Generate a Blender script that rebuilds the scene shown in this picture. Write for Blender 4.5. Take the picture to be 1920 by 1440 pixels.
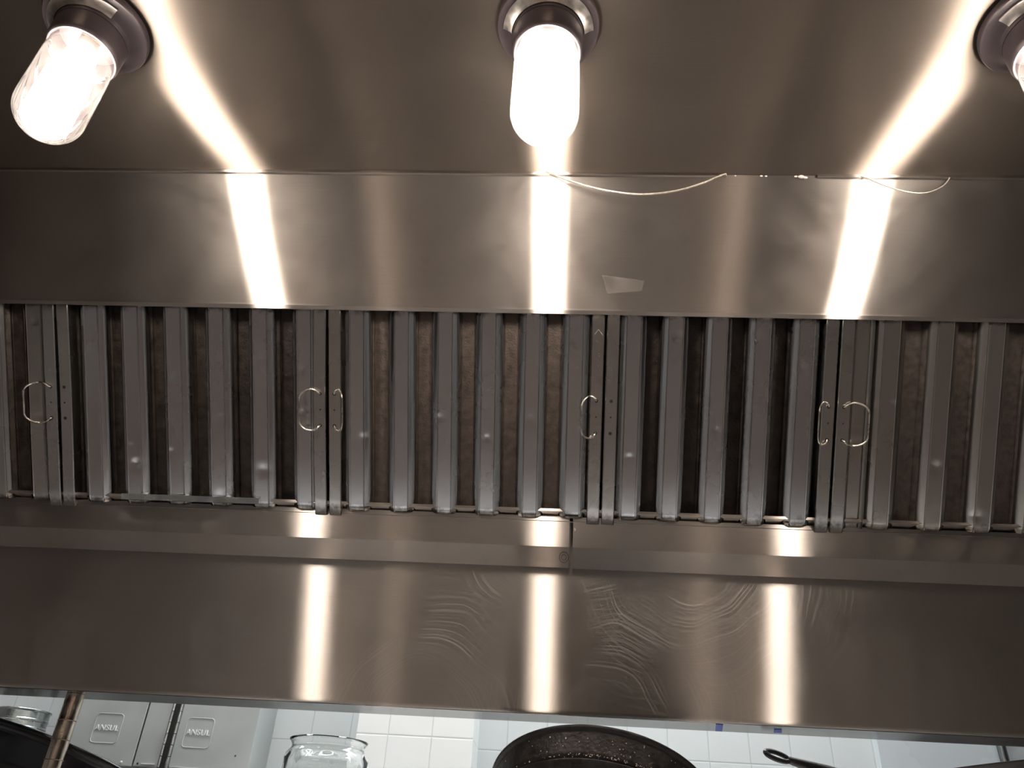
import bpy, bmesh, math, random
from mathutils import Vector, Matrix
random.seed(4)
S = bpy.context.scene
COL = S.collection
for o in list(bpy.data.objects): bpy.data.objects.remove(o)

# ------------------------------------------------------------------ camera
# world axes: x right along the hood, y away from the cook, z up; origin at the camera
cd = bpy.data.cameras.new('camera'); cam = bpy.data.objects.new('camera', cd); COL.objects.link(cam)
R_ = Vector((.9978977, .02459748, -.05995957)); F_ = Vector((.03740681, .53690535, .84281278)); U_ = Vector((.05292368, -.84328383, .53485649))
m3 = Matrix(((R_[0], -R_[1], -R_[2]), (F_[0], -F_[1], -F_[2]), (U_[0], -U_[1], -U_[2])))
cam.matrix_world = m3.to_4x4()
cd.sensor_width = 36; cd.lens = 27.0; cd.clip_start = .02; cd.clip_end = 50
S.camera = cam

# ------------------------------------------------------------------ exposure and world
S.view_settings.view_transform = 'Standard'; S.view_settings.look = 'None'
S.view_settings.gamma = 1; S.view_settings.use_curve_mapping = False
S.view_settings.exposure = 0.0
W = bpy.data.worlds.new('world'); S.world = W; W.use_nodes = True
W.node_tree.nodes['Background'].inputs[0].default_value = (.8, .78, .75, 1)
W.node_tree.nodes['Background'].inputs[1].default_value = .02

LAMP_POWER = 110.0            # emission of the jar bulbs
LAMP_COL = (1, .895, .78)
FRONT_FILL = 25.0            # unseen ceiling lights added on the cook's side
BACK_FILL = 24.0             # unseen ceiling light added to brighten the tiled wall behind the hood
FILL_COL = (.95, .975, 1.0)

# ------------------------------------------------------------------ materials
class NT:
    def __init__(s, name):
        s.m = bpy.data.materials.new(name); s.m.use_nodes = True
        s.t = s.m.node_tree; s.t.nodes.clear()
        s.out = s.n('ShaderNodeOutputMaterial')
    def n(s, typ, **kw):
        nd = s.t.nodes.new(typ)
        for k, v in kw.items():
            if k.startswith('_'): setattr(nd, k[1:], v)
        return nd
    def l(s, a, b): s.t.links.new(a, b)
    def val(s, sock, v):
        if hasattr(v, 'is_linked') or isinstance(v, bpy.types.NodeSocket): s.l(v, sock)
        else: sock.default_value = v
    def coord(s, scale=(1, 1, 1), kind='Object', rot=(0, 0, 0), loc=(0, 0, 0)):
        tc = s.n('ShaderNodeTexCoord'); mp = s.n('ShaderNodeMapping')
        mp.inputs['Scale'].default_value = scale; mp.inputs['Rotation'].default_value = rot; mp.inputs['Location'].default_value = loc
        s.l(tc.outputs[kind], mp.inputs['Vector']); return mp.outputs[0]
    def noise(s, vec, scale, detail=3, rough=.5, dist=0):
        nd = s.n('ShaderNodeTexNoise'); s.l(vec, nd.inputs['Vector'])
        nd.inputs['Scale'].default_value = scale; nd.inputs['Detail'].default_value = detail
        nd.inputs['Roughness'].default_value = rough; nd.inputs['Distortion'].default_value = dist
        return nd.outputs['Fac']
    def ramp(s, f, a, b, va=0., vb=1.):
        nd = s.n('ShaderNodeMapRange'); s.l(f, nd.inputs[0]); nd._ = 0 if False else None
        for i, v in zip((1, 2, 3, 4), (a, b, va, vb)): nd.inputs[i].default_value = v
        return nd.outputs[0]
    def math(s, op, a, b=0.):
        nd = s.n('ShaderNodeMath', _operation=op); s.val(nd.inputs[0], a); s.val(nd.inputs[1], b); return nd.outputs[0]
    def mixc(s, f, a, b):
        nd = s.n('ShaderNodeMix', _data_type='RGBA'); s.val(nd.inputs[0], f); s.val(nd.inputs[6], a); s.val(nd.inputs[7], b); return nd.outputs[2]
    def mixs(s, f, a, b):
        nd = s.n('ShaderNodeMixShader'); s.val(nd.inputs[0], f); s.l(a, nd.inputs[1]); s.l(b, nd.inputs[2]); return nd.outputs[0]
    def bump(s, h, strength=.1, dist=.001):
        nd = s.n('ShaderNodeBump'); s.l(h, nd.inputs['Height']); nd.inputs['Strength'].default_value = strength; nd.inputs['Distance'].default_value = dist
        return nd.outputs[0]
    def done(s, sh): s.l(sh, s.out.inputs['Surface']); return s.m


def rgba(c): return (c[0], c[1], c[2], 1)
NT.ramp = lambda s, f, a, b, va=0., vb=1.: _ramp(s, f, a, b, va, vb)
def _ramp(s, f, a, b, va, vb):
    nd = s.n('ShaderNodeMapRange'); s.l(f, nd.inputs[0])
    for i, v in zip((1, 2, 3, 4), (a, b, va, vb)): nd.inputs[i].default_value = v
    return nd.outputs[0]

def principled(name, col, rough=.5, metal=0., noise_amt=.0, noise_scale=20, bump=0., coat=0., spec=.5):
    t = NT(name); p = t.n('ShaderNodeBsdfPrincipled')
    v = t.coord()
    if noise_amt:
        f = t.noise(v, noise_scale, 4)
        c = t.mixc(t.ramp(f, .3, .7), rgba([x * (1 - noise_amt) for x in col]), rgba([min(1, x * (1 + noise_amt)) for x in col]))
        t.l(c, p.inputs['Base Color'])
        t.l(t.ramp(f, .3, .7, max(.02, rough - .12 * (rough > .15)), min(1, rough + .1)), p.inputs['Roughness'])
    else:
        p.inputs['Base Color'].default_value = rgba(col); p.inputs['Roughness'].default_value = rough
    p.inputs['Metallic'].default_value = metal; p.inputs['Coat Weight'].default_value = coat; p.inputs['Specular IOR Level'].default_value = spec
    if bump:
        t.l(t.bump(t.noise(v, noise_scale * 3, 5), bump, .002), p.inputs['Normal'])
    return t.done(p.outputs[0])

def brushed(name, col=(.56, .53, .5), tangent=(1, 0, 0), r=.38, an=.8, wide=.35, wr=.3, streak=(1, 60, 60), swirl=None, dirt=0., seed=0., smudge=.15, crust=0.):
    """brushed metal: a narrow anisotropic lobe across the grain plus a broader worn lobe"""
    t = NT(name)
    tc = t.n('ShaderNodeCombineXYZ')
    for i in range(3): tc.inputs[i].default_value = tangent[i]
    vt = t.n('ShaderNodeVectorTransform', _vector_type='VECTOR', _convert_from='OBJECT', _convert_to='WORLD'); t.l(tc.outputs[0], vt.inputs[0])
    v = t.coord(loc=(seed, seed * .7, seed * .3)); vs = t.coord(scale=streak, loc=(seed, 0, 0))
    grain = t.noise(vs, 12, 4, .6)
    cloud = t.noise(v, 3.2, 4, .6, .6)
    fine = t.noise(v, 160, 3, .6)
    c = t.mixc(t.ramp(cloud, .3, .7), rgba([x * .9 for x in col]), rgba([min(1, x * 1.08) for x in col]))
    c = t.mixc(t.ramp(grain, .25, .75), c, rgba([x * .93 for x in col]))
    if dirt:
        d = t.math('MULTIPLY', t.ramp(t.noise(v, 26, 5, .7), .56, .74), dirt)
        c = t.mixc(d, c, (.06, .05, .04, 1))
    if crust:
        spc = t.n('ShaderNodeSeparateXYZ'); t.l(t.coord(), spc.inputs[0])
        e = t.math('ABSOLUTE', spc.outputs[1])
        e = t.math('ADD', e, t.math('MULTIPLY', t.math('SUBTRACT', t.noise(v, 45, 5, .75), .5), .06))
        c = t.mixc(t.math('MULTIPLY', t.ramp(e, .180, .196), crust), c, (.05, .04, .03, 1))
    nrm = t.bump(grain, .06, .0006)
    g1 = t.n('ShaderNodeBsdfAnisotropic'); g1.distribution = 'BECKMANN'
    t.l(c, g1.inputs['Color']); t.l(t.ramp(t.noise(v, 5, 4, .6), .3, .7, r - .03, r + .04), g1.inputs['Roughness']); g1.inputs['Anisotropy'].default_value = an
    t.l(vt.outputs[0], g1.inputs['Tangent']); t.l(nrm, g1.inputs['Normal'])
    g2 = t.n('ShaderNodeBsdfAnisotropic'); g2.distribution = 'GGX'
    t.l(c, g2.inputs['Color']); g2.inputs['Roughness'].default_value = wr + .18; g2.inputs['Anisotropy'].default_value = .35
    t.l(vt.outputs[0], g2.inputs['Tangent'])
    w = t.ramp(t.noise(v, 4.5, 5, .65, 1.2), .35, .75, wide, min(1, wide + smudge))
    sh = t.mixs(w, g1.outputs[0], g2.outputs[0])
    if swirl:
        masks = None
        for (cx, cy, cz, rad) in swirl:
            tc2 = t.n('ShaderNodeTexCoord')
            sub = t.n('ShaderNodeVectorMath', _operation='SUBTRACT'); t.l(tc2.outputs['Object'], sub.inputs[0]); sub.inputs[1].default_value = (cx, cy, cz)
            ln = t.n('ShaderNodeVectorMath', _operation='LENGTH'); t.l(sub.outputs[0], ln.inputs[0])
            wob = t.noise(v, 5, 2, .5)
            rr = t.math('ADD', ln.outputs['Value'], t.math('MULTIPLY', wob, .09))
            cmb = t.n('ShaderNodeCombineXYZ'); t.l(rr, cmb.inputs[0])
            lines = t.noise(cmb.outputs[0], 170, 4, .75)
            patch = t.noise(v, 7, 2, .5)
            mk = t.math('MULTIPLY', t.ramp(lines, .5, .72), t.ramp(ln.outputs['Value'], rad, rad * .55))
            mk = t.math('MULTIPLY', mk, t.ramp(patch, .42, .6))
            mk = t.math('MULTIPLY', mk, t.ramp(ln.outputs['Value'], .05, .10))
            masks = mk if masks is None else t.math('MAXIMUM', masks, mk)
        g3 = t.n('ShaderNodeBsdfAnisotropic'); g3.inputs['Roughness'].default_value = .55; g3.inputs['Anisotropy'].default_value = 0
        g3.inputs['Color'].default_value = (.75, .72, .69, 1)
        sh = t.mixs(t.math('MULTIPLY', masks, .6), sh, g3.outputs[0])
    return t.done(sh)

def residue(name):
    t = NT(name); tr = t.n('ShaderNodeBsdfTransparent'); df = t.n('ShaderNodeBsdfDiffuse'); df.inputs[0].default_value = (.4, .36, .34, 1)
    return t.done(t.mixs(t.ramp(t.noise(t.coord(), 30, 4), .3, .7, .04, .16), tr.outputs[0], df.outputs[0]))

def emit(name, col, s):
    t = NT(name); e = t.n('ShaderNodeEmission'); e.inputs[0].default_value = rgba(col); e.inputs[1].default_value = s
    return t.done(e.outputs[0])

def thin_glass(name, tint=(1, 1, 1), dust_glow=.06, rough=.03):
    t = NT(name)
    tr = t.n('ShaderNodeBsdfTransparent'); tr.inputs[0].default_value = rgba(tint)
    gl = t.n('ShaderNodeBsdfAnisotropic'); gl.inputs['Roughness'].default_value = rough; gl.inputs['Color'].default_value = (1, 1, 1, 1); gl.inputs['Anisotropy'].default_value = 0
    lw = t.n('ShaderNodeFresnel'); lw.inputs[0].default_value = 1.5
    a = t.mixs(t.math('MULTIPLY', lw.outputs[0], 1.6), tr.outputs[0], gl.outputs[0])
    df = t.n('ShaderNodeBsdfTranslucent'); df.inputs[0].default_value = (.9, .87, .82, 1)
    d = t.ramp(t.noise(t.coord(), 40, 4, .7), .3, .75, dust_glow * .4, dust_glow * 1.6)
    return t.done(t.mixs(d, a, df.outputs[0]))

def clear_glass(name):
    t = NT(name); p = t.n('ShaderNodeBsdfPrincipled')
    p.inputs['Base Color'].default_value = (.98, .995, .99, 1); p.inputs['Transmission Weight'].default_value = 1
    p.inputs['Roughness'].default_value = .02; p.inputs['IOR'].default_value = 1.5
    return t.done(p.outputs[0])

def tiles(name, tw, th, ox, oz, col, grout, axis='xz', rough=.25):
    t = NT(name); tc = t.n('ShaderNodeTexCoord'); sp = t.n('ShaderNodeSeparateXYZ'); t.l(tc.outputs['Object'], sp.inputs[0])
    ia, ib = {'xz': (0, 2), 'yz': (1, 2), 'xy': (0, 1)}[axis]
    def edge(sock, size, off):
        a = t.math('DIVIDE', t.math('ADD', sock, -off + 1000 * size), size); f = t.math('FRACT', a)
        return t.math('MULTIPLY', t.math('MINIMUM', f, t.math('SUBTRACT', 1., f)), size)
    e = t.math('MINIMUM', edge(sp.outputs[ia], tw, ox), edge(sp.outputs[ib], th, oz))
    fac = t.ramp(e, .0004, .0014)
    nf = t.noise(t.coord(), 5, 3)
    body = t.mixc(nf, rgba([x * .95 for x in col]), rgba(col))
    p = t.n('ShaderNodeBsdfPrincipled'); t.l(t.mixc(fac, rgba(grout), body), p.inputs['Base Color'])
    p.inputs['Roughness'].default_value = rough
    t.l(t.bump(t.ramp(e, 0, .003), .5, .001), p.inputs['Normal'])
    return t.done(p.outputs[0])

M = {}
STEEL = (.5, .452, .412)
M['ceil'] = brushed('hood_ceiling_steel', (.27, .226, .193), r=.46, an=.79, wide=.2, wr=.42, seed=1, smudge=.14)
M['plenum'] = brushed('hood_slope_steel', STEEL, r=.31, an=.84, wide=.09, seed=2, smudge=.16, dirt=.06)
M['back'] = brushed('hood_back_steel', STEEL, r=.31, an=.90, wide=.06, seed=3, smudge=.10, swirl=[(.10, 1.42, .22, .30), (.26, 1.42, .52, .34), (-.22, 1.42, .20, .30), (.02, 1.42, .60, .30)])
M['front'] = brushed('hood_front_steel', STEEL, r=.27, an=.90, wide=.04, seed=4, smudge=.06)
M['trough'] = brushed('trough_steel', STEEL, r=.35, an=.87, wide=.04, seed=5, smudge=.10, dirt=.1)
M['flange'] = brushed('flange_steel', (.55, .54, .53), r=.16, an=.2, wide=.1, seed=6, smudge=.1, wr=.1)
M['filter'] = brushed('filter_steel', (.63, .645, .665), tangent=(0, 1, 0), r=.25, an=.35, wide=.05, wr=.12, streak=(80, 1.5, 80), crust=.8, dirt=.10, seed=7)
M['filter_old'] = brushed('filter_worn_steel', (.53, .52, .49), tangent=(0, 1, 0), r=.29, an=.4, wide=.08, wr=.2, streak=(80, 1.5, 80), crust=.7, dirt=.12, seed=9)
M['filter_frame'] = brushed('filter_frame_steel', (.55, .545, .53), tangent=(0, 1, 0), r=.28, an=.35, wide=.1, wr=.2, streak=(60, 2, 60), crust=.7, dirt=.15, seed=8)
M['grease'] = principled('greasy_metal', (.03, .023, .019), .5, .5, .5, 60, .6)
M['grease_brown'] = principled('brown_greasy_metal', (.10, .078, .066), .55, .6, .3, 90, .5)
M['grease_mid'] = principled('dull_greasy_metal', (.06, .049, .042), .5, .6, .3, 90, .4)
M['black_hole'] = principled('dark_hole', (.006, .005, .005), .8)
M['wire'] = principled('wire_steel', (.62, .58, .52), .3, 1, .1, 60)
M['cable'] = principled('cable_steel', (.7, .64, .55), .4, .8, .15, 200, .3)
M['dark_plastic'] = principled('lamp_body_painted', (.07, .055, .06), .42, .3, .2, 14)
M['cone_glint'] = principled('cone_glint_metal', (.5, .46, .43), .4, .9, .2, 120)
M['bulb'] = emit('bulb_glow', LAMP_COL, LAMP_POWER)
M['bulb_base'] = principled('bulb_collar', (.8, .74, .66), .4, 0, .05)
M['jar_glass'] = thin_glass('lamp_jar_glass', dust_glow=.012)
M['jar_bloom'] = thin_glass('lamp_jar_glass_bloom', dust_glow=.045)  # extra translucency stands in for the overexposed glow of the centre jar
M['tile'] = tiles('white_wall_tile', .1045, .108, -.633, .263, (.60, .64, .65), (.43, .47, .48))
M['tile_lit'] = tiles('white_tile_lit_tone', .108, .108, -.288, .266, (.86, .89, .89), (.62, .66, .66))  # same white tile, paler to paint the stronger light on the pilaster
M['sheet'] = principled('grey_wall_sheet', (.50, .55, .57), .3, 0, .04, 3)
M['paint'] = principled('painted_wall', (.45, .43, .41), .6, 0, .08, 2)
M['ceiling'] = principled('ceiling_panel', (.6, .59, .57), .8, 0, .05, 2)
M['floor'] = tiles('quarry_tile_floor', .15, .15, 0, 0, (.16, .12, .10), (.1, .09, .08), 'xy', .45)
M['cabinet'] = principled('cabinet_steel', (.44, .465, .46), .5, .35, .06, 12)
M['cab_dark'] = principled('cabinet_gap', (.012, .013, .013), .7)
M['hinge'] = principled('hinge_steel', (.62, .65, .65), .22, 1, .1, 40)
M['letter'] = principled('embossed_steel', (.6, .62, .62), .45, 0, .02, 40)
M['shelf'] = principled('shelf_steel', (.62, .61, .59), .42, .45, .05, 10)
M['counter'] = principled('counter_steel', (.78, .77, .76), .5, .4, .05, 10)
M['post'] = principled('post_steel', (.5, .42, .35), .22, 1, .18, 50)
M['enamel'] = principled('black_enamel', (.006, .006, .008), .15, 0, 0, spec=.35)
M['iron'] = principled('black_seasoned_iron', (.017, .014, .013), .42, .2, .55, 55, .5)
M['iron_base'] = principled('brown_burnt_pan_base', (.20, .13, .075), .42, .7, .45, 60, .5)
M['speck'] = principled('dry_crumb', (.45, .38, .33), .7)
M['skillet'] = principled('dark_carbon_steel', (.035, .031, .03), .38, .6, .3, 40, .2)
M['can'] = principled('galvanized_can', (.52, .56, .55), .3, 1, .15, 25)
M['jar'] = clear_glass('storage_jar_glass')
M['residue'] = residue('label_residue')
M['tape'] = principled('reflection_blue', (.02, .05, .33), .5)  # colour of a blue reflection, painted on strips
M['caulk'] = principled('clear_caulk', (.6, .56, .52), .2, 0, .1, 80)
M['burn'] = principled('weld_burn_steel', (.16, .13, .11), .4, .8, .3, 60)
M['conduit'] = principled('conduit_steel', (.22, .24, .24), .25, 1)
M['front_fill'] = emit('front_fill_glow', FILL_COL, FRONT_FILL)
M['back_fill'] = emit('back_fill_glow', FILL_COL, BACK_FILL)
M['fixture'] = principled('fixture_white_paint', (.7, .7, .7), .5)

# ------------------------------------------------------------------ mesh helpers
def finish(name, bm, mat, parent=None, smooth=False, ang=35, mx=None):
    bmesh.ops.recalc_face_normals(bm, faces=bm.faces)
    me = bpy.data.meshes.new(name); bm.to_mesh(me); bm.free()
    if isinstance(mat, (list, tuple)):
        for q in mat: me.materials.append(q)
    else: me.materials.append(mat)
    if smooth:
        me.shade_smooth()
        try: me.set_sharp_from_angle(angle=math.radians(ang))
        except Exception: pass
    o = bpy.data.objects.new(name, me); COL.objects.link(o)
    if parent is not None: o.parent = parent
    if mx is not None: o.matrix_local = mx
    return o
def tag(o, label=None, cat=None, group=None, kind=None):
    if label: o['label'] = label
    if cat: o['category'] = cat
    if group: o['group'] = group
    if kind: o['kind'] = kind
    return o
def thing(name, label, cat, loc=(0, 0, 0), group=None, rot=None):
    o = bpy.data.objects.new(name, None); COL.objects.link(o); o.empty_display_size = .05
    if rot is not None: o.matrix_world = Matrix.Translation(loc) @ rot.to_4x4()
    else: o.location = loc
    return tag(o, label, cat, group)
def box(bm, x0, x1, y0, y1, z0, z1, bev=0., mi=0):
    vs = [bm.verts.new((x, y, z)) for x in (x0, x1) for y in (y0, y1) for z in (z0, z1)]
    fs = [bm.faces.new([vs[i] for i in q]) for q in ((0, 1, 3, 2), (4, 6, 7, 5), (0, 4, 5, 1), (2, 3, 7, 6), (0, 2, 6, 4), (1, 5, 7, 3))]
    for f in fs: f.material_index = mi
    if bev: bmesh.ops.bevel(bm, geom=list({e for f in fs for e in f.edges}), offset=bev, segments=2, affect='EDGES', profile=.5)
def prism(bm, prof, x0, x1, axis='x'):
    """closed profile of (a,b) pairs extruded along an axis"""
    def P(a, b, c): return {'x': (c, a, b), 'y': (a, c, b), 'z': (a, b, c)}[axis]
    A = [bm.verts.new(P(a, b, x0)) for a, b in prof]; B = [bm.verts.new(P(a, b, x1)) for a, b in prof]
    n = len(prof)
    for i in range(n): bm.faces.new((A[i], A[(i + 1) % n], B[(i + 1) % n], B[i]))
    bm.faces.new(A[::-1]); bm.faces.new(B)
def lathe(bm, prof, seg=48, closed=False, sag=None):
    rings = []
    for r, z in prof:
        if r < 1e-6: rings.append([bm.verts.new((0, 0, z))])
        else: rings.append([bm.verts.new((r * math.cos(2 * math.pi * k / seg), r * math.sin(2 * math.pi * k / seg), z)) for k in range(seg)])
    pairs = list(zip(rings, rings[1:])) + ([(rings[-1], rings[0])] if closed else [])
    for a, b in pairs:
        for k in range(seg):
            k2 = (k + 1) % seg
            if len(a) == 1 and len(b) == 1: continue
            if len(a) == 1: bm.faces.new((a[0], b[k], b[k2]))
            elif len(b) == 1: bm.faces.new((a[k], a[k2], b[0]))
            else: bm.faces.new((a[k], a[k2], b[k2], b[k]))
def tube(bm, pts, r, seg=10, cap=True, rs=None):
    pts = [Vector(p) for p in pts]; n = len(pts); rings = []
    prev = None
    for i, p in enumerate(pts):
        d = (pts[min(i + 1, n - 1)] - pts[max(i - 1, 0)]).normalized()
        if prev is None:
            a = Vector((0, 0, 1)) if abs(d.z) < .9 else Vector((1, 0, 0)); u = d.cross(a).normalized()
        else: u = (prev - d * prev.dot(d)).normalized()
        prev = u; v = d.cross(u); rr = rs[i] if rs else r
        rings.append([bm.verts.new(p + (u * math.cos(2 * math.pi * k / seg) + v * math.sin(2 * math.pi * k / seg)) * rr) for k in range(seg)])
    for a, b in zip(rings, rings[1:]):
        for k in range(seg): bm.faces.new((a[k], a[(k + 1) % seg], b[(k + 1) % seg], b[k]))
    if cap: bm.faces.new(rings[0][::-1]); bm.faces.new(rings[-1])
NB = bmesh.new

# ------------------------------------------------------------------ the room
def slab(name, mat, *b):
    bm = NB(); box(bm, *b); return tag(finish(name, bm, mat), kind='structure')
slab('floor', M['floor'], -3.6, 3.6, -3.3, 2.3, -1.7, -1.6)
slab('ceiling', M['ceiling'], -3.6, 3.6, -3.3, 2.3, 1.3, 1.4)
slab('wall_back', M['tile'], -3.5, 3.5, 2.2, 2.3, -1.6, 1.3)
slab('wall_front', M['paint'], -3.5, 3.5, -3.3, -3.2, -1.6, 1.3)
slab('wall_left', M['paint'], -3.6, -3.5, -3.3, 2.3, -1.6, 1.3)
slab('wall_right', M['paint'], 3.5, 3.6, -3.3, 2.3, -1.6, 1.3)
slab('trim_1', M['tile_lit'], -.474, -.186, 2.04, 2.2, -1.6, 1.3)          # tiled pilaster, its stronger light put into the tile colour
slab('trim_2', M['sheet'], .838, 3.4, 2.185, 2.2, -1.6, 1.3)                   # smooth wall sheet
bm = NB(); tube(bm, [(1.135, 2.165, -.4), (1.135, 2.165, 1.3)], .011, 14)
tag(finish('conduit_pipe', bm, M['conduit'], smooth=True), 'thin dark vertical conduit on the far right wall behind the skillet', 'pipe')

def added_light(x, y, lx, ly, mat, label):  # unseen lights added to light the room and reflect in the steel
    t = thing('added_light', label, 'ceiling light', (x, y, 1.3), 'added ceiling lights')
    bm = NB(); box(bm, -lx / 2, lx / 2, -ly / 2, ly / 2, -.05, 0, .006); finish('housing', bm, M['fixture'], t)
    bm = NB(); box(bm, -lx / 2 + .02, lx / 2 - .02, -ly / 2 + .02, ly / 2 - .02, -.062, -.0505); finish('diffuser', bm, mat, t)
added_light(-1.5, -1.3, .5, 1.2, M['front_fill'], 'long kitchen ceiling light on the cook\'s left, behind the viewer')
added_light(.68, -1.0, .5, 1.2, M['front_fill'], 'long unseen ceiling light added on the right, behind the viewer')
added_light(-.2, 1.86, 2.6, .22, M['back_fill'], 'long unseen ceiling light added between the hood and the tiled wall')

# ------------------------------------------------------------------ exhaust hood
HX = 1.78; ZC = 1.05
SL = math.radians(52); cs, sn = math.cos(SL), math.sin(SL)
hood = thing('exhaust_hood', 'large brushed stainless steel exhaust hood filling the picture above the shelf', 'exhaust hood', (0, .8, .231))
HM = Matrix.Translation((0, -.8, -.231))
def hpart(name, bm, mat, **k): return finish(name, bm, mat, hood, mx=HM, **k)
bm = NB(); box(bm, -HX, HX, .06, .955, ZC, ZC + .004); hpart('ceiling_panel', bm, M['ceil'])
# sloping panel above the filters, folded lip at its lower edge
bm = NB(); prism(bm, [(.952, 1.049), (1.107, .869), (1.1085, .8655), (1.114, .861), (1.122, .866), (1.119, .872), (.958, 1.049)], -HX, HX)
hpart('sloping_panel', bm, M['plenum'], smooth=True, ang=20)
bm = NB(); box(bm, -HX, .285, .9485, .9535, 1.0435, 1.0500, .0008); box(bm, .44, HX, .9485, .9535, 1.0435, 1.0500, .0008); hpart('seam_fold', bm, M['plenum'])
# back panel under the trough with rolled lower edge, underside flange and outer back
prof = [(1.427, .64), (1.4225, .64), (1.4225, .239), (1.4235, .234), (1.428, .231), (1.51, .231), (1.51, 1.24), (1.505, 1.24), (1.505, .236), (1.430, .236), (1.427, .241)]
bm = NB(); prism(bm, [(1.427, .64), (1.4225, .64), (1.4225, .239), (1.4235, .2345), (1.427, .232), (1.429, .236), (1.427, .241)], -HX, HX)
hpart('back_panel', bm, M['back'], smooth=True, ang=50)
bm = NB(); box(bm, -HX, HX, 1.428, 1.51, .231, .235); hpart('bottom_flange', bm, M['flange'])
bm = NB(); box(bm, -HX, HX, 1.505, 1.51, .2352, 1.25); hpart('outer_back', bm, M['front'])
bm = NB(); box(bm, -HX, HX, .055, .06, .231, 1.25); hpart('front_panel', bm, M['front'])
bm = NB(); box(bm, -HX, HX, .0, .055, .231, .235); hpart('front_lip', bm, M['flange'])
for s in (-1, 1):
    bm = NB(); box(bm, s * HX, s * (HX + .004), .055, 1.51, .231, 1.25); hpart('side_panel', bm, M['front'])
bm = NB(); box(bm, -HX, HX, .955, 1.505, 1.245, 1.25); hpart('plenum_top', bm, M['grease'])
bm = NB(); prism(bm, [(1.39, .600), (1.421, .600), (1.421, .605), (1.39, .605)], -HX, HX); hpart('rack_shelf', bm, M['grease'])
# rail the filters stand in
bm = NB(); prism(bm, [(1.347, .5745), (1.372, .5745), (1.395, .601), (1.39, .605), (1.369, .5775), (1.349, .5775), (1.349, .5795), (1.347, .5795)], -HX, HX)
hpart('filter_rail', bm, M['trough'])
# weld burns, seam caulk
for (x, z, s) in ((.413, 1.045, .0035), (.404, 1.0455, .002), (.345, 1.046, .0018), (.353, 1.0455, .0015), (.42, 1.043, .0025), (.30, 1.046, .0013)):
    bm = NB(); bmesh.ops.create_icosphere(bm, subdivisions=2, radius=s, matrix=Matrix.Translation((x, .951, z)) @ Matrix.Diagonal((1.6, .8, 1, 1)))
    hpart('caulk_bead', bm, M['caulk'], smooth=True)
# blue reflection in the underside, laid on as thin coloured strips
for (x0, x1, w) in ((.284, .296, 0), (.387, .397, .006)):
    bm = NB(); pr = [(x0, 1.434), (x1, 1.434), (x1 + .012, 1.505), (x0 + .012, 1.505)]
    if w: pr = [(x0, 1.455), (x1 + .002, 1.452), (x1 + .011, 1.487), (x0 + .008, 1.49)]
    prism(bm, pr, .2302, .2309, 'z')
    o = finish('blue_reflection', bm, M['tape']); tag(o, 'narrow blue strip standing in for a reflection under the hood edge right of the round pan' if not w else 'short blue scrap standing in for a reflection under the hood edge above the skillet handle', 'tape')

# rubbed label residue on the sloping panel
def on_panel(x, q): return (x, .952 + .155 * q, 1.049 - .180 * q)
tn = Vector((0, -.758, -.653))
bm = NB(); pp = [Vector(on_panel(*q)) + tn * .0006 for q in ((.074, .745), (.108, .760), (.150, .785), (.146, .86), (.084, .885))]
vv = [bm.verts.new(p) for p in pp]; bm.faces.new(vv); r_ = bmesh.ops.extrude_face_region(bm, geom=bm.faces[:]); bmesh.ops.translate(bm, vec=tn * .0002, verts=[v for v in r_['geom'] if isinstance(v, bmesh.types.BMVert)])
hpart('label_residue', bm, M['residue'])

# drip trough, two sections meeting at a slit
def trough(x0, x1, dz, label, slope):
    t = thing('grease_trough', label, 'grease trough', ((x0 + x1) / 2, 1.38, .51 + dz), 'grease trough sections')
    mx = Matrix.Translation((-(x0 + x1) / 2, -1.38, -.51 - dz))
    pr = [(1.372, .5715), (1.362, .5715), (1.3602, .5700), (1.3600, .513), (1.3612, .510), (1.405, .4872), (1.4075, .4864), (1.4095, .4878), (1.4095, .56), (1.408, .56), (1.408, .4895), (1.3625, .5125), (1.3625, .569), (1.372, .570)]
    bm = NB(); A = [bm.verts.new((x0, y, z + dz)) for y, z in pr]; B = [bm.verts.new((x1, y, z + dz + slope)) for y, z in pr]
    n = len(pr)
    for i in range(n): bm.faces.new((A[i], A[(i + 1) % n], B[(i + 1) % n], B[i]))
    bm.faces.new(A[::-1]); bm.faces.new(B)
    finish('channel', bm, M['trough'], t, smooth=True, ang=25, mx=mx)
    return t, mx
tl, mxl = trough(-HX, .0280, 0, 'long left section of the steel grease trough under the filters', 0)
tr, mxr = trough(.0343, HX, -.001, 'right section of the steel grease trough, starting at the bright slit', -.002)
bm = NB()
for r0, r1 in ((.0112, .0098), (.0062, .0050)):
    c = Vector((.0185, 1.3827, .4983)); nv = Vector((0, -.4608, -.8875)); u = Vector((1, 0, 0)); v = nv.cross(u)
    seg = 32; ra = []; rb = []
    for k in range(seg):
        a = 2 * math.pi * k / seg; d = u * math.cos(a) * .8 + v * math.sin(a) * 1.25
        ra.append(bm.verts.new(c + d * r0 + nv * .0003)); rb.append(bm.verts.new(c + d * r1 + nv * .0006))
    for k in range(seg): bm.faces.new((ra[k], ra[(k + 1) % seg], rb[(k + 1) % seg], rb[k]))
finish('weld_burn', bm, M['burn'], tl, mx=mxl)
bm = NB()
for x, z, s in ((.0375, .545, .0022), (.0382, .541, .0015)):
    bmesh.ops.create_icosphere(bm, subdivisions=2, radius=s, matrix=Matrix.Translation((x, 1.3598, z)) @ Matrix.Diagonal((1, .25, 1.6, 1)))
finish('weld_burn', bm, M['burn'], tr, mx=mxr)

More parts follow.
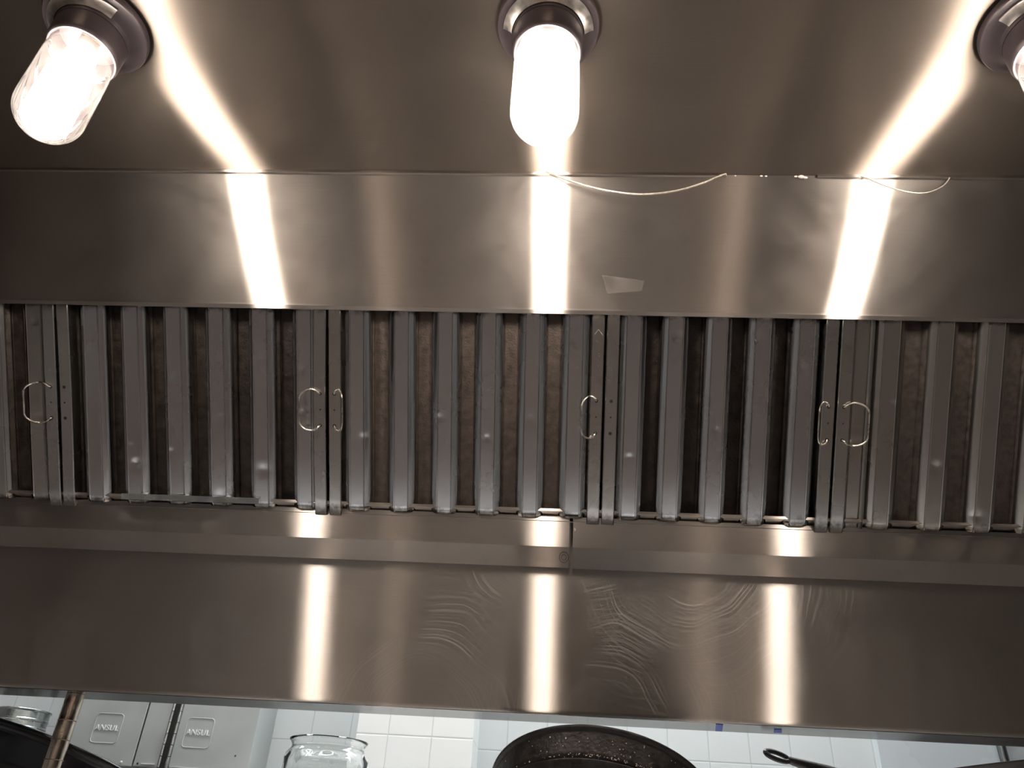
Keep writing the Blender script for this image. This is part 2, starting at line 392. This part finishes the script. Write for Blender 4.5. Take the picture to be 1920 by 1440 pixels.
# loose metal strip clipped on the trough lip
bm = NB(); prism(bm, [(1.338, .5765), (1.360, .5765), (1.360, .5745), (1.346, .5745), (1.3445, .5665), (1.3425, .5665)], -.838, -.566)
tag(finish('metal_strip', bm, M['hinge']), 'short loose grey metal strip lying on the left trough lip under the filters', 'metal strip')

# ------------------------------------------------------------------ baffle filters
FROT = Matrix(((1, 0, 0), (0, -cs, -sn), (0, sn, -cs)))
P0 = Vector((0, 1.2255, .7219))
VC = -.010; VH = .203                        # centre and half height along the slope
def slope_pt(x, v, w): return P0 + FROT @ Vector((x, v, w))
def baffle_prof(hw, d, flat):
    H = [(flat, 0), (flat + .0012, -.0016), (flat + .0028, -.0010), (hw - .0055, -.0042), (hw - .0022, -.0070), (hw - .0006, -.0105), (hw, -d)]
    L = [(-a, b) for a, b in reversed(H)] + H
    k = L.index((-flat, 0)); L[k + 1:k + 1] = [(-flat + 2 * flat * j / 8, 0) for j in range(1, 8)]
    return L
def baffle(name, parent, xc, hw, w, flip, mat, d=.017, flat=.012, vtop=.196, vbot=-.1945, dents=0):
    """a folded sheet channel; front ones open backwards, rear ones forwards"""
    pr = baffle_prof(hw, d, flat); th = .0010
    outer = [(xc + a, w + (-b if flip else b)) for a, b in pr]
    inner = [(xc + a * .955, w + (-(b) + th if flip else b - th)) for a, b in reversed(pr)]
    loop = outer + inner
    bm = NB(); N = 110 if dents else 24; rows = []
    rnd = random.Random(int((xc + 3) * 9173))
    dl = [(rnd.uniform(-.18, .18), rnd.uniform(-.012, .012), rnd.uniform(.0008, .0016), rnd.uniform(.006, .011)) for _ in range(dents)]
    for i in range(N + 1):
        v = vbot + (vtop - vbot) * i / N
        row = []
        e = min((v - vbot), (vtop - v)) ; pinch = max(0, 1 - e / .008)
        for (a, b) in loop:
            dx = a - xc; bb = b
            if not flip: bb -= .0035 * pinch
            for (dv, du, amp, rad) in dl:
                q = ((v - dv) ** 2 + (dx - du) ** 2) / rad ** 2
                if q < 6: bb -= amp * math.exp(-q)
            row.append(bm.verts.new((xc + dx * (1 - .06 * pinch), v, bb)))
        rows.append(row)
    n = len(loop)
    for r0, r1 in zip(rows, rows[1:]):
        for k in range(n): bm.faces.new((r0[k], r0[(k + 1) % n], r1[(k + 1) % n], r1[k]))
    # closing flaps at both ends
    return finish(name, bm, mat, parent, smooth=True, ang=28)

def handle(parent, x, side, reach, lift=.012):
    """wire bail hooked in two holes, hanging over to one side"""
    H = .030; pts = []
    top = .039
    pts.append((x, H, -.003)); pts.append((x + side * .001, H + .001, .004))
    n = 9
    for i in range(n + 1):
        a = math.pi / 2 * (i / n)
        pts.append((x + side * (reach * .42 + reach * .58 * math.sin(a) - 0), top - (top - .020) * (1 - math.cos(a)), .004 + lift * math.sin(a)))
    pts.insert(2, (x + side * reach * .18, H + .0065, .006))
    full = pts + [(p[0], -p[1], p[2]) for p in reversed(pts)]
    # smooth the chain
    sm = []
    for i in range(len(full) - 1):
        p0 = Vector(full[max(i - 1, 0)]); p1 = Vector(full[i]); p2 = Vector(full[i + 1]); p3 = Vector(full[min(i + 2, len(full) - 1)])
        for k in range(4):
            t = k / 4
            sm.append(.5 * ((2 * p1) + (-p0 + p2) * t + (2 * p0 - 5 * p1 + 4 * p2 - p3) * t * t + (-p0 + 3 * p1 - 3 * p2 + p3) * t ** 3))
    sm.append(Vector(full[-1]))
    bm = NB(); tube(bm, sm, .0016, 8)
    return finish('handle', bm, M['wire'], parent, smooth=True)

def filt(x0, x1, centres, label, hw, mat, rear_mat, strips, handles, wob=0, rear_w=-.034, rear_hw=.026, adj=None, dents=1, arrow=False, rear_flat=.012, strip_w=.0245):
    xm = (x0 + x1) / 2; W = x1 - x0
    org = slope_pt(xm, VC, 0)
    t = thing('baffle_filter', label, 'grease filter', org, 'baffle filters across the hood', FROT)
    bm = NB(); g = .0012; h = W / 2
    def sidebar(a, b):
        # folded channel: face, outer wall, inner return, slightly buckled lengthwise
        N = 24; prev = None
        for i in range(N + 1):
            v = -VH + 2 * VH * i / N
            bow = wob * math.sin(math.pi * i / N) * (1 if a < 0 else -1) * .6
            e = min(v + VH, VH - v); p = max(0, 1 - e / .006)
            ring = [(a + bow, -.044), (a + bow, -.0015 - .003 * p), (a + bow + .0015, -.003 * p), (b + bow - .0015, -.003 * p), (b + bow, -.0015 - .003 * p), (b + bow, -.044)]
            ring += [(b + bow - .001, -.044), (b + bow - .001, -.0025 - .003 * p), (a + bow + .001, -.0025 - .003 * p), (a + bow + .001, -.044)]
            vs = [bm.verts.new((q[0], v, q[1])) for q in ring]
            if prev:
                for k in range(len(vs)): bm.faces.new((prev[k], prev[(k + 1) % len(vs)], vs[(k + 1) % len(vs)], vs[k]))
            else: bm.faces.new(vs)
            prev = vs
        bm.faces.new(prev[::-1])
    sidebar(-h + g, -h + strip_w); sidebar(h - strip_w, h - g)
    box(bm, -h + strip_w + .0005, h - strip_w - .0005, VH - .003, VH - .001, -.044, -.006)
    box(bm, -h + strip_w + .0005, h - strip_w - .0005, -VH + .001, -VH + .003, -.044, -.006)
    finish('frame', bm, M['filter_frame'], t, smooth=True, ang=30)
    for c in centres:
        baffle('baffle', t, c - xm, hw, -.0035, False, mat, dents=dents)
    rear = [(a + b) / 2 for a, b in zip(centres, centres[1:])]
    ends = []
    if centres[0] - x0 > .05: ends.append(x0 + strip_w + .012)
    if x1 - centres[-1] > .05: ends.append(x1 - strip_w - .010)
    for c in rear: baffle('rear_baffle', t, c - xm, rear_hw, rear_w, True, rear_mat, d=.012, flat=rear_flat)
    if adj:
        for c, hw2, w2, m2 in adj: baffle('rear_baffle', t, c - xm, hw2, w2, True, m2, d=.010, flat=hw2 * .6)
    for c in ends:
        if not adj: baffle('rear_baffle', t, c - xm, .014, rear_w, True, rear_mat, d=.012, flat=.006)
    # punched holes in the side strips
    for sx in strips:
        x = (-h + .0125) if sx < 0 else (h - .0125)
        for v, r in ((.030, .0031), (0, .0016), (-.030, .0031)):
            bm = NB(); bmesh.ops.create_cone(bm, cap_ends=True, segments=14, radius1=r, radius2=r, depth=.0008, matrix=Matrix.Translation((x, v, .0001)))
            finish('hole', bm, M['black_hole'], t)
    for sx, side, reach, lift in handles:
        x = (-h + .0125) if sx < 0 else (h - .0125)
        handle(t, x, side, reach, lift)
    if arrow:
        bm = NB(); x = h - .0125
        def stroke(p, q, r=.0005): tube(bm, [(p[0] + x, p[1], .0002), (q[0] + x, q[1], .0002)], r, 6)
        stroke((-.0065, .152), (.000, .161)); stroke((.000, .161), (.0085, .150))
        rr = random.Random(3)
        for k in range(7):
            v = .140 - k * .0105
            for j in range(2):
                a = (rr.uniform(-.004, .004), v + rr.uniform(-.003, .003)); b = (a[0] + rr.uniform(-.004, .004), a[1] + rr.uniform(-.004, .004)); stroke(a, b, .0003)
        finish('arrow_mark', bm, M['wire'], t)
    return t

# the far-left filter, only its right end in view
c1 = [-1.005, -1.0875, -1.170, -1.2525, -1.335, -1.4175]
filt(-1.478, -.9605, sorted(c1), 'grease filter at the far left edge, only its right end in view', .0225, M['filter_old'], M['grease'], (1,), [(1, -1, .045, .010)], dents=1, rear_hw=.02, rear_w=-.022)
filt(-.9585, -.4335, [-.891, -.8125, -.729, -.646, -.562, -.4775], 'six-baffle grease filter above the loose metal strip, second filter from the left', .0262, M['filter'], M['grease'], (-1, 1), [(1, -1, .035, .012)], wob=.003, dents=2)
filt(-.4315, .0835, [-.377, -.2925, -.2105, -.1295, -.0485, .031], 'six-baffle grease filter with brown gaps, in the middle of the row', .0262, M['filter'], M['grease_brown'], (-1, 1), [(-1, 1, .020, .014), (1, -1, .027, .014)], dents=1, arrow=True, rear_w=-.027, rear_hw=.024)
filt(.0855, .5015, [.136, .2115, .290, .367, .445], 'narrow five-baffle grease filter with black gaps, fourth from the left', .0255, M['filter'], M['grease'], (-1, 1), [(1, -1, .022, .014)], dents=1, rear_w=-.040)
filt(.5035, 1.017, [.594, .6865, .774, .861, .948], 'grease filter at the right edge with wide-set greyish baffles', .0265, M['filter_old'], M['grease_mid'], (-1,), [(-1, 1, .040, .010)], dents=1,
     adj=[(.546, .018, -.014, M['filter_old'])], rear_w=-.026, rear_hw=.022)
for x0, x1 in ((-HX + .002, -1.481), (1.02, HX - .002)):
    bm = NB(); box(bm, x0, x1, -VH, VH, -.004, 0); o = finish('filler_plate', bm, M['plenum'], hood)
    o.matrix_local = HM @ (Matrix.Translation(slope_pt(0, VC, 0)) @ FROT.to_4x4())

# ------------------------------------------------------------------ hood lamps
def lamp(x, y, label, bloom=False, glint_ang=-3.1, bulb_r=.031, span=3.0):
    t = thing('hood_lamp', label, 'lamp', (x, y, ZC), 'jar lamps under the hood ceiling')
    z = 0
    bm = NB(); lathe(bm, [(.0, -.0003), (.0725, -.0003), (.0745, -.003), (.0745, -.012), (.073, -.0145), (.070, -.015), (.060, -.020), (.052, -.026), (.0505, -.034), (.0, -.034)], 56)
    finish('flange', bm, M['dark_plastic'], t, smooth=True)
    bm = NB(); lathe(bm, [(.044, -.034), (.0500, -.0345), (.0505, -.037), (.0500, -.066), (.0485, -.073), (.0470, -.0745), (.0448, -.0745), (.044, -.06)], 56, closed=True)
    finish('collar', bm, M['dark_plastic'], t, smooth=True)
    # bright band put in as the reflection on the cook's side of the cone
    bm = NB(); seg = 40; ra = []
    for k in range(seg + 1):
        a = glint_ang + span * k / seg; ca, sa = math.cos(a), math.sin(a)
        ra.append([bm.verts.new((ca * r, sa * r, zz)) for r, zz in ((.0528, -.0292), (.0555, -.0262), (.0625, -.0215), (.0655, -.0205), (.0655, -.0185), (.0605, -.0190), (.0540, -.0235), (.0518, -.0270))])
    for p, q in zip(ra, ra[1:]):
        for k in range(8): bm.faces.new((p[k], p[(k + 1) % 8], q[(k + 1) % 8], q[k]))
    bm.faces.new(ra[0]); bm.faces.new(ra[-1][::-1])
    finish('cone_reflection', bm, M['cone_glint'], t, smooth=True)
    # threaded jar
    pr = [(.0425, -.070), (.0445, -.072), (.0425, -.075), (.0445, -.078), (.0425, -.081), (.0435, -.085), (.0455, -.091), (.0460, -.098)]
    for k in range(1, 13):
        pr.append((.0460, -.098 - (.197 - .098) * k / 12))
    for k in range(1, 15):
        a = math.pi / 2 * k / 14; pr.append((.0460 * math.cos(a), -.197 - .045 * math.sin(a)))
    pr[-1] = (0, pr[-1][1])
    bm = NB(); lathe(bm, pr, 56)
    jm = M['jar_bloom'] if bloom else M['jar_glass']
    finish('glass_jar', bm, jm, t, smooth=True, ang=60)
    # bulb: cap and glowing envelope
    bm = NB(); lathe(bm, [(0, -.034), (.0135, -.034), (.0135, -.052), (.019, -.062), (.0215, -.080), (.0215, -.086), (0, -.086)], 28)
    b = finish('bulb_cap', bm, M['bulb_base'], t, smooth=True)
    k_ = bulb_r
    bm = NB(); lathe(bm, [(0, -.0865), (.0215, -.0865), (.024, -.094), (k_ * .93, -.112), (k_, -.130), (k_, -.185), (k_ * .93, -.201), (k_ * .72, -.2155), (k_ * .4, -.224), (0, -.227)], 32)
    finish('bulb', bm, M['bulb'], t, smooth=True, ang=80)
    return t
lamp(-.71, .668, 'lit jar lamp at the upper left, its clear glass showing around the bulb', glint_ang=-3.6)
lamp(-.027, .668, 'lit jar lamp at the top centre, glowing fully white', True, glint_ang=-3.05, bulb_r=.033)
lamp(.661, .668, 'lit jar lamp cut off by the right edge of the picture', glint_ang=-2.9)

# ------------------------------------------------------------------ drooping wires at the ceiling seam
def droop(name, pts, r, label, mat):
    P = [Vector(p) for p in pts]; out = []
    for i in range(len(P) - 1):
        p0 = P[max(i - 1, 0)]; p1 = P[i]; p2 = P[i + 1]; p3 = P[min(i + 2, len(P) - 1)]
        for k in range(10):
            t = k / 10; out.append(.5 * ((2 * p1) + (-p0 + p2) * t + (2 * p0 - 5 * p1 + 4 * p2 - p3) * t * t + (-p0 + 3 * p1 - 3 * p2 + p3) * t ** 3))
    out.append(P[-1])
    bm = NB(); tube(bm, out, r, 8)
    return tag(finish(name, bm, mat, smooth=True), label, 'wire')
droop('drooping_cable', [(-.033, .950, 1.050), (-.018, .948, 1.042), (.02, .947, 1.022), (.07, .947, 1.004), (.13, .947, .994), (.19, .947, 1.002), (.24, .948, 1.023), (.272, .949, 1.043), (.284, .950, 1.049)], .0019, 'long twisted steel wire drooping from the ceiling seam right of the centre lamp', M['cable'])
droop('drooping_cable', [(.505, .950, 1.050), (.52, .948, 1.040), (.55, .946, 1.018), (.585, .945, 1.003), (.615, .946, 1.004), (.645, .948, 1.022), (.664, .950, 1.046)], .0011, 'short thin wire loop drooping from the ceiling seam near the right lamp', M['cable'])

t = thing('added_counter', 'unseen steel counter added below the hood to reflect in the filters', 'counter', (0, .95, -1.6))  # added out of view so its bright steel reflects in the filter bottoms
bm = NB(); box(bm, -1.75, 1.75, -.5, .0, .91, .95, .004); finish('worktop', bm, M['counter'], t)
bm = NB(); box(bm, -1.73, 1.73, -.46, -.02, .10, .9095, .002); finish('body', bm, M['shelf'], t)
bm = NB(); box(bm, -1.68, 1.68, -.40, -.06, 0, .0995); finish('plinth', bm, M['cab_dark'], t)

# ------------------------------------------------------------------ shelf behind the hood and what stands on it
ZS = -.075
t = thing('steel_shelf', 'stainless steel shelf below the hood holding pans and a glass jar', 'shelf', (0, 1.5, ZS))
bm = NB(); box(bm, -1.75, 1.75, -.36, .5, -.03, 0, .003); finish('shelf_board', bm, M['shelf'], t)
for x in (-1.7, 1.7):
    for y in (-.3, .45):
        bm = NB(); tube(bm, [(x, y, -.0305), (x, y, -1.6 - ZS)], .019, 16); finish('leg', bm, M['post'], t, smooth=True)
t = thing('shelf_post', 'brownish round steel post rising from the shelf at the left, before the black pan', 'post', (-.868, 1.462, ZS))
bm = NB(); tube(bm, [(0, 0, 0), (0, 0, .3055)], .0155, 24); finish('tube', bm, M['post'], t, smooth=True)
for z in (.164, .196, .228, .260):
    bm = NB(); lathe(bm, [(.0156, z), (.0159, z + .0004), (.0159, z + .0012), (.0156, z + .0016)], 24, closed=True); finish('groove_ring', bm, M['burn'], t, smooth=True)

# clear storage jar with a flared rim and fluted shoulder
def jar():
    t = thing('glass_jar', 'clear glass jar with a flared rim on the shelf before the bright tiled pilaster', 'jar', (-.422, 1.6, ZS))
    zt = .271
    pr = [(0, .004), (.060, .004), (.074, .008), (.0805, .02), (.0805, zt - .050), (.0805, zt - .034), (.0785, zt - .026), (.0735, zt - .020), (.0690, zt - .016), (.0680, zt - .011), (.071, zt - .005), (.0735, zt - .0025), (.0745, zt), (.073, zt + .0015), (.070, zt + .0005),
          (.0670, zt - .005), (.0650, zt - .011), (.0655, zt - .018), (.0700, zt - .025), (.0755, zt - .034), (.0772, zt - .050), (.0772, .022), (.070, .013), (.058, .010), (0, .010)]
    seg = 96; bm = NB(); rings = []
    for i, (r, z) in enumerate(pr):
        if r == 0: rings.append([bm.verts.new((0, 0, z - .004))]); continue
        ring = []
        for k in range(seg):
            a = 2 * math.pi * k / seg
            fl = (.0016 * abs(math.sin(a * 6)) if (3 <= i <= 6) else 0)
            ring.append(bm.verts.new(((r - fl) * math.cos(a), (r - fl) * math.sin(a), z - .004)))
        rings.append(ring)
    for a, b in zip(rings, rings[1:]):
        for k in range(seg):
            k2 = (k + 1) % seg
            if len(a) == 1: bm.faces.new((a[0], b[k2], b[k]))
            elif len(b) == 1: bm.faces.new((a[k], a[k2], b[0]))
            else: bm.faces.new((a[k], a[k2], b[k2], b[k]))
    finish('body', bm, M['jar'], t, smooth=True, ang=50)
jar()

# galvanized can behind the black pan
t = thing('metal_can', 'round ribbed galvanized can on the shelf behind the black pan at the left', 'can', (-1.322, 2.03, ZS))
bm = NB(); h = .350
lathe(bm, [(0, 0), (.058, 0), (.060, .003), (.060, h - .045), (.0615, h - .043), (.0615, h - .039), (.060, h - .037), (.060, h - .026), (.0615, h - .024), (.0615, h - .021), (.060, h - .019), (.060, h - .004), (.0625, h - .003), (.0635, h), (.0620, h + .0015), (.0590, h), (.0590, .004), (0, .004)], 56)
finish('body', bm, M['can'], t, smooth=True, ang=25)

# tilt helpers
def tilt(rx, ry, rz=0): return Matrix.Rotation(math.radians(rz), 3, 'Z') @ Matrix.Rotation(math.radians(ry), 3, 'Y') @ Matrix.Rotation(math.radians(rx), 3, 'X')

# stacked round pans, tipped towards the cook
ROTP = tilt(-27, 8)
PC = Vector((.084, 1.38, .101))
t = thing('round_pan', 'large black seasoned round pan on top of the tipped stack at bottom centre', 'pan', PC, 'tipped round pans', ROTP)
bm = NB(); lathe(bm, [(0, -.044), (.160, -.044), (.166, -.041), (.1695, -.034), (.1715, -.004), (.1735, -.001), (.1765, -.001), (.1785, .0015), (.1780, .004), (.1755, .0052), (.172, .004), (.169, .000), (.1665, -.034), (.158, -.040), (0, -.040)], 96)
finish('pan_body', bm, M['iron'], t, smooth=True, ang=60)
rr = random.Random(8); bm = NB()
for k in range(150):
    a = rr.gauss(-1.62, .38); z = rr.choice((rr.uniform(-.036, -.006), rr.gauss(-.039, .0015), rr.gauss(-.039, .0012))); rad = .1712 + (z + .020) * .06
    if z < -.036: rad = .1685
    s = rr.uniform(.0003, .0009)
    bmesh.ops.create_icosphere(bm, subdivisions=1, radius=s, matrix=Matrix.Translation((rad * math.cos(a), rad * math.sin(a), z)) @ Matrix.Diagonal((1.2, .8, rr.uniform(.7, 2), 1)))
tag(finish('baked_crumbs', bm, M['speck'], t), kind='stuff')
t = thing('round_pan', 'black pan with a burnt brown base nested under the top round pan', 'pan', PC + ROTP @ Vector((0, 0, -.0455)), 'tipped round pans', ROTP)
bm = NB(); lathe(bm, [(0, -.0305), (.138, -.0305), (.1405, -.029), (.1500, -.026), (.1600, -.020), (.1665, -.004), (.1700, -.0015), (.1700, .0005), (.1660, .0005), (.157, -.018), (.140, -.026), (0, -.027)], 96)
finish('pan_body', bm, M['iron'], t, smooth=True, ang=60)
bm = NB(); lathe(bm, [(0, -.0325), (.128, -.0325), (.132, -.0315), (.132, -.0307), (0, -.0307)], 72)
o = finish('burnt_base', bm, M['iron_base'], t, smooth=True); o['label'] = 'burnt brown underside disc'

for (x, y, r, h, lab) in ((.11, 1.30, .07, .075, 'low steel pot under the tipped pan stack'), (.98, 1.80, .13, .222, 'steel pot under the skillet')):
    t = thing('steel_pot', lab, 'pot', (x, y, ZS))
    bm = NB(); lathe(bm, [(0, 0), (r - .006, 0), (r, .006), (r, h - .002), (r + .004, h), (r - .002, h + .0005), (r - .003, .006), (0, .005)], 56)
    finish('pot_body', bm, M['can'], t, smooth=True)

# large glossy black pan at the left
ROTL = tilt(-12, 12)
LC = Vector((-1.0, 1.74, .13))
t = thing('enamel_pan', 'large glossy black enamel pan leaning behind the round post at bottom left', 'pan', LC, None, ROTL)
bm = NB(); lathe(bm, [(0, -.080), (.205, -.080), (.226, -.072), (.236, -.052), (.2395, -.014), (.2410, -.010), (.2450, -.009), (.2475, -.005), (.2495, -.001), (.2490, .003), (.246, .0045), (.242, .002), (.237, -.004), (.234, -.052), (.222, -.068), (.203, -.076), (0, -.076)], 112)
finish('pan_body', bm, M['enamel'], t, smooth=True, ang=60)

# skillet with a long looped handle at the right
SC = Vector((.99, 1.80, .232))
ROTS = tilt(0, -6)
t = thing('skillet', 'dark carbon steel skillet with long looped handle at bottom right', 'skillet', SC, None, ROTS)
bm = NB(); lathe(bm, [(0, -.062), (.185, -.062), (.194, -.059), (.2555, -.006), (.260, -.001), (.260, .0015), (.2575, .002), (.2525, -.003), (.192, -.056), (.184, -.059), (0, -.059)], 96)
finish('pan_body', bm, M['skillet'], t, smooth=True, ang=60)
# handle from the rim towards the upper left, built along a local axis then placed
A = Vector((.389, 1.55, .2065)); B = Vector((.745, 1.66, .135))
bm = NB(); ax = (B - A).normalized(); L = (B - A).length; side = ax.cross(Vector((0, .45, 1))).normalized(); up = side.cross(ax).normalized()
if up.z < 0: up = -up
side2 = Vector((0, 1, 0)) - ax * ax.y; side2.normalize(); up2 = ax.cross(side2).normalized()
if up2.z < 0: up2 = -up2
vdir = (up2 * .78 + side2 * .62).normalized()          # the flat of the loop leans towards the cook
pts = []
for k in range(33):
    a = 2 * math.pi * k / 32
    c = .0265 + .0235 * -math.cos(a); wd = .0085 * math.sin(a) * (1 - .0 * math.cos(a))
    pts.append(A + ax * c + vdir * wd)
tube(bm, pts, .0044, 10, cap=False)
inv = (Matrix.Translation(SC) @ ROTS.to_4x4()).inverted()
for v in bm.verts: v.co = inv @ v.co
finish('hanging_loop', bm, M['skillet'], t, smooth=True)
bm = NB()
core = [A + ax * (.047 + (L - .047) * k / 20) for k in range(21)]
rs = [.0060 + .0055 * min(1, k / 5) + .002 * math.sin(min(1, k / 20) * math.pi) for k in range(21)]
tube(bm, core, .006, 14, rs=rs)
for off in (-.7, -.2, .3, .8):
    tube(bm, [c + (vdir * off + side2.cross(vdir) * 0) * r * .95 - side2 * r * .62 for c, r in list(zip(core, rs))[2:]], .0014, 6)
for v in bm.verts: v.co = inv @ v.co
finish('handle_grip', bm, M['skillet'], t, smooth=True)

# ------------------------------------------------------------------ fire suppression cabinets on the tiled wall
def badge(parent, cx, cz, w=.070, h=.068, off=(0, 0, 0), sh=.0):
    bm = NB(); r = .009; pts = []
    for (sx, sz, a0) in ((1, 1, 0), (-1, 1, 90), (-1, -1, 180), (1, -1, 270)):
        for k in range(7):
            a = math.radians(a0 + 15 * k); pts.append((cx + sx * (w / 2 - r) + r * math.cos(a), 0, cz + sz * (h / 2 - r) + r * math.sin(a)))
    pts.append(pts[0])
    tube(bm, pts, .0011, 8, cap=False); finish('badge_outline', bm, M['cabinet'], parent, smooth=True)
    cu = bpy.data.curves.new('lettering', 'FONT'); cu.body = 'ANSUL'; cu.size = .0185; cu.extrude = .0007; cu.bevel_depth = .0003; cu.align_x = 'CENTER'; cu.align_y = 'CENTER'; cu.space_character = 1.08
    tmp = bpy.data.objects.new('lettering', cu); COL.objects.link(tmp); bpy.context.view_layer.update()
    me = bpy.data.meshes.new_from_object(tmp.evaluated_get(bpy.context.evaluated_depsgraph_get())); bpy.data.objects.remove(tmp)
    o = bpy.data.objects.new('lettering', me); COL.objects.link(o); me.materials.clear(); me.materials.append(M['letter'])
    o.parent = parent; o.matrix_local = Matrix.Translation((cx - .001, -.0006, cz)) @ Matrix.Rotation(math.radians(90), 4, 'X')
def screw(parent, x, z, r=.0032, m='letter'):
    bm = NB(); bmesh.ops.create_icosphere(bm, subdivisions=2, radius=r, matrix=Matrix.Translation((x, -.0003, z)) @ Matrix.Diagonal((1, .5, 1, 1))); finish('screw', bm, M[m], parent, smooth=True)
YF = 2.066
# left cabinet
t = thing('suppression_cabinet', 'grey steel fire suppression cabinet on the tiled wall just right of the round post', 'cabinet', (-1.116, YF, .168))
bm = NB(); box(bm, -.090, .0875, .004, .134, .0, .46, .001); finish('body', bm, M['cabinet'], t)
bm = NB(); box(bm, -.0905, .088, .0, .0035, .0, .46, .001); finish('door', bm, M['cabinet'], t)
badge(t, -.001, .083); screw(t, .061, .008); 
# right cabinet: fixed strip, piano hinge, door
t = thing('suppression_cabinet', 'hinged grey steel fire suppression cabinet with a side flank, left of the glass jar', 'cabinet', (-.880, YF, .168))
bm = NB(); box(bm, -.1435, .1445, .004, .134, .0, .46, .001); finish('body', bm, M['cabinet'], t)
bm = NB(); box(bm, -.1435, -.083, .0, .0035, .001, .46, .0008); finish('fixed_panel', bm, M['cabinet'], t)
bm = NB(); box(bm, -.054, .145, .0, .0035, .005, .46, .0008); finish('door', bm, M['cabinet'], t)
bm = NB(); box(bm, -.0825, -.0545, .001, .0038, .0, .46); finish('hinge_gap', bm, M['cab_dark'], t)
for hx in (-.0785, -.0585):
    k = 0
    for z0 in [i * .026 for i in range(17)]:
        bm = NB(); tube(bm, [(hx, -.001, z0 + .0006), (hx, -.001, z0 + .0254)], .0042, 12); finish('hinge_knuckle', bm, M['hinge'], t, smooth=True)
badge(t, .000, .083); screw(t, -.133, .007, .0026, 'cab_dark'); screw(t, .107, .036, .0022, 'burn')
bm = NB(); box(bm, -.123, -.088, -.003, -.0003, .006, .0085); box(bm, -.05, .14, -.003, -.0003, .003, .0048); finish('bottom_lip', bm, M['letter'], t)
bm = NB(); box(bm, -1.0279, -1.0241, 2.085, 2.15, .17, .60); tag(finish('gap_shade', bm, M['cab_dark']), 'black sheet put in for the shade of the gap between the two suppression cabinets', 'strip')  # black sheet painting the shade inside the gap
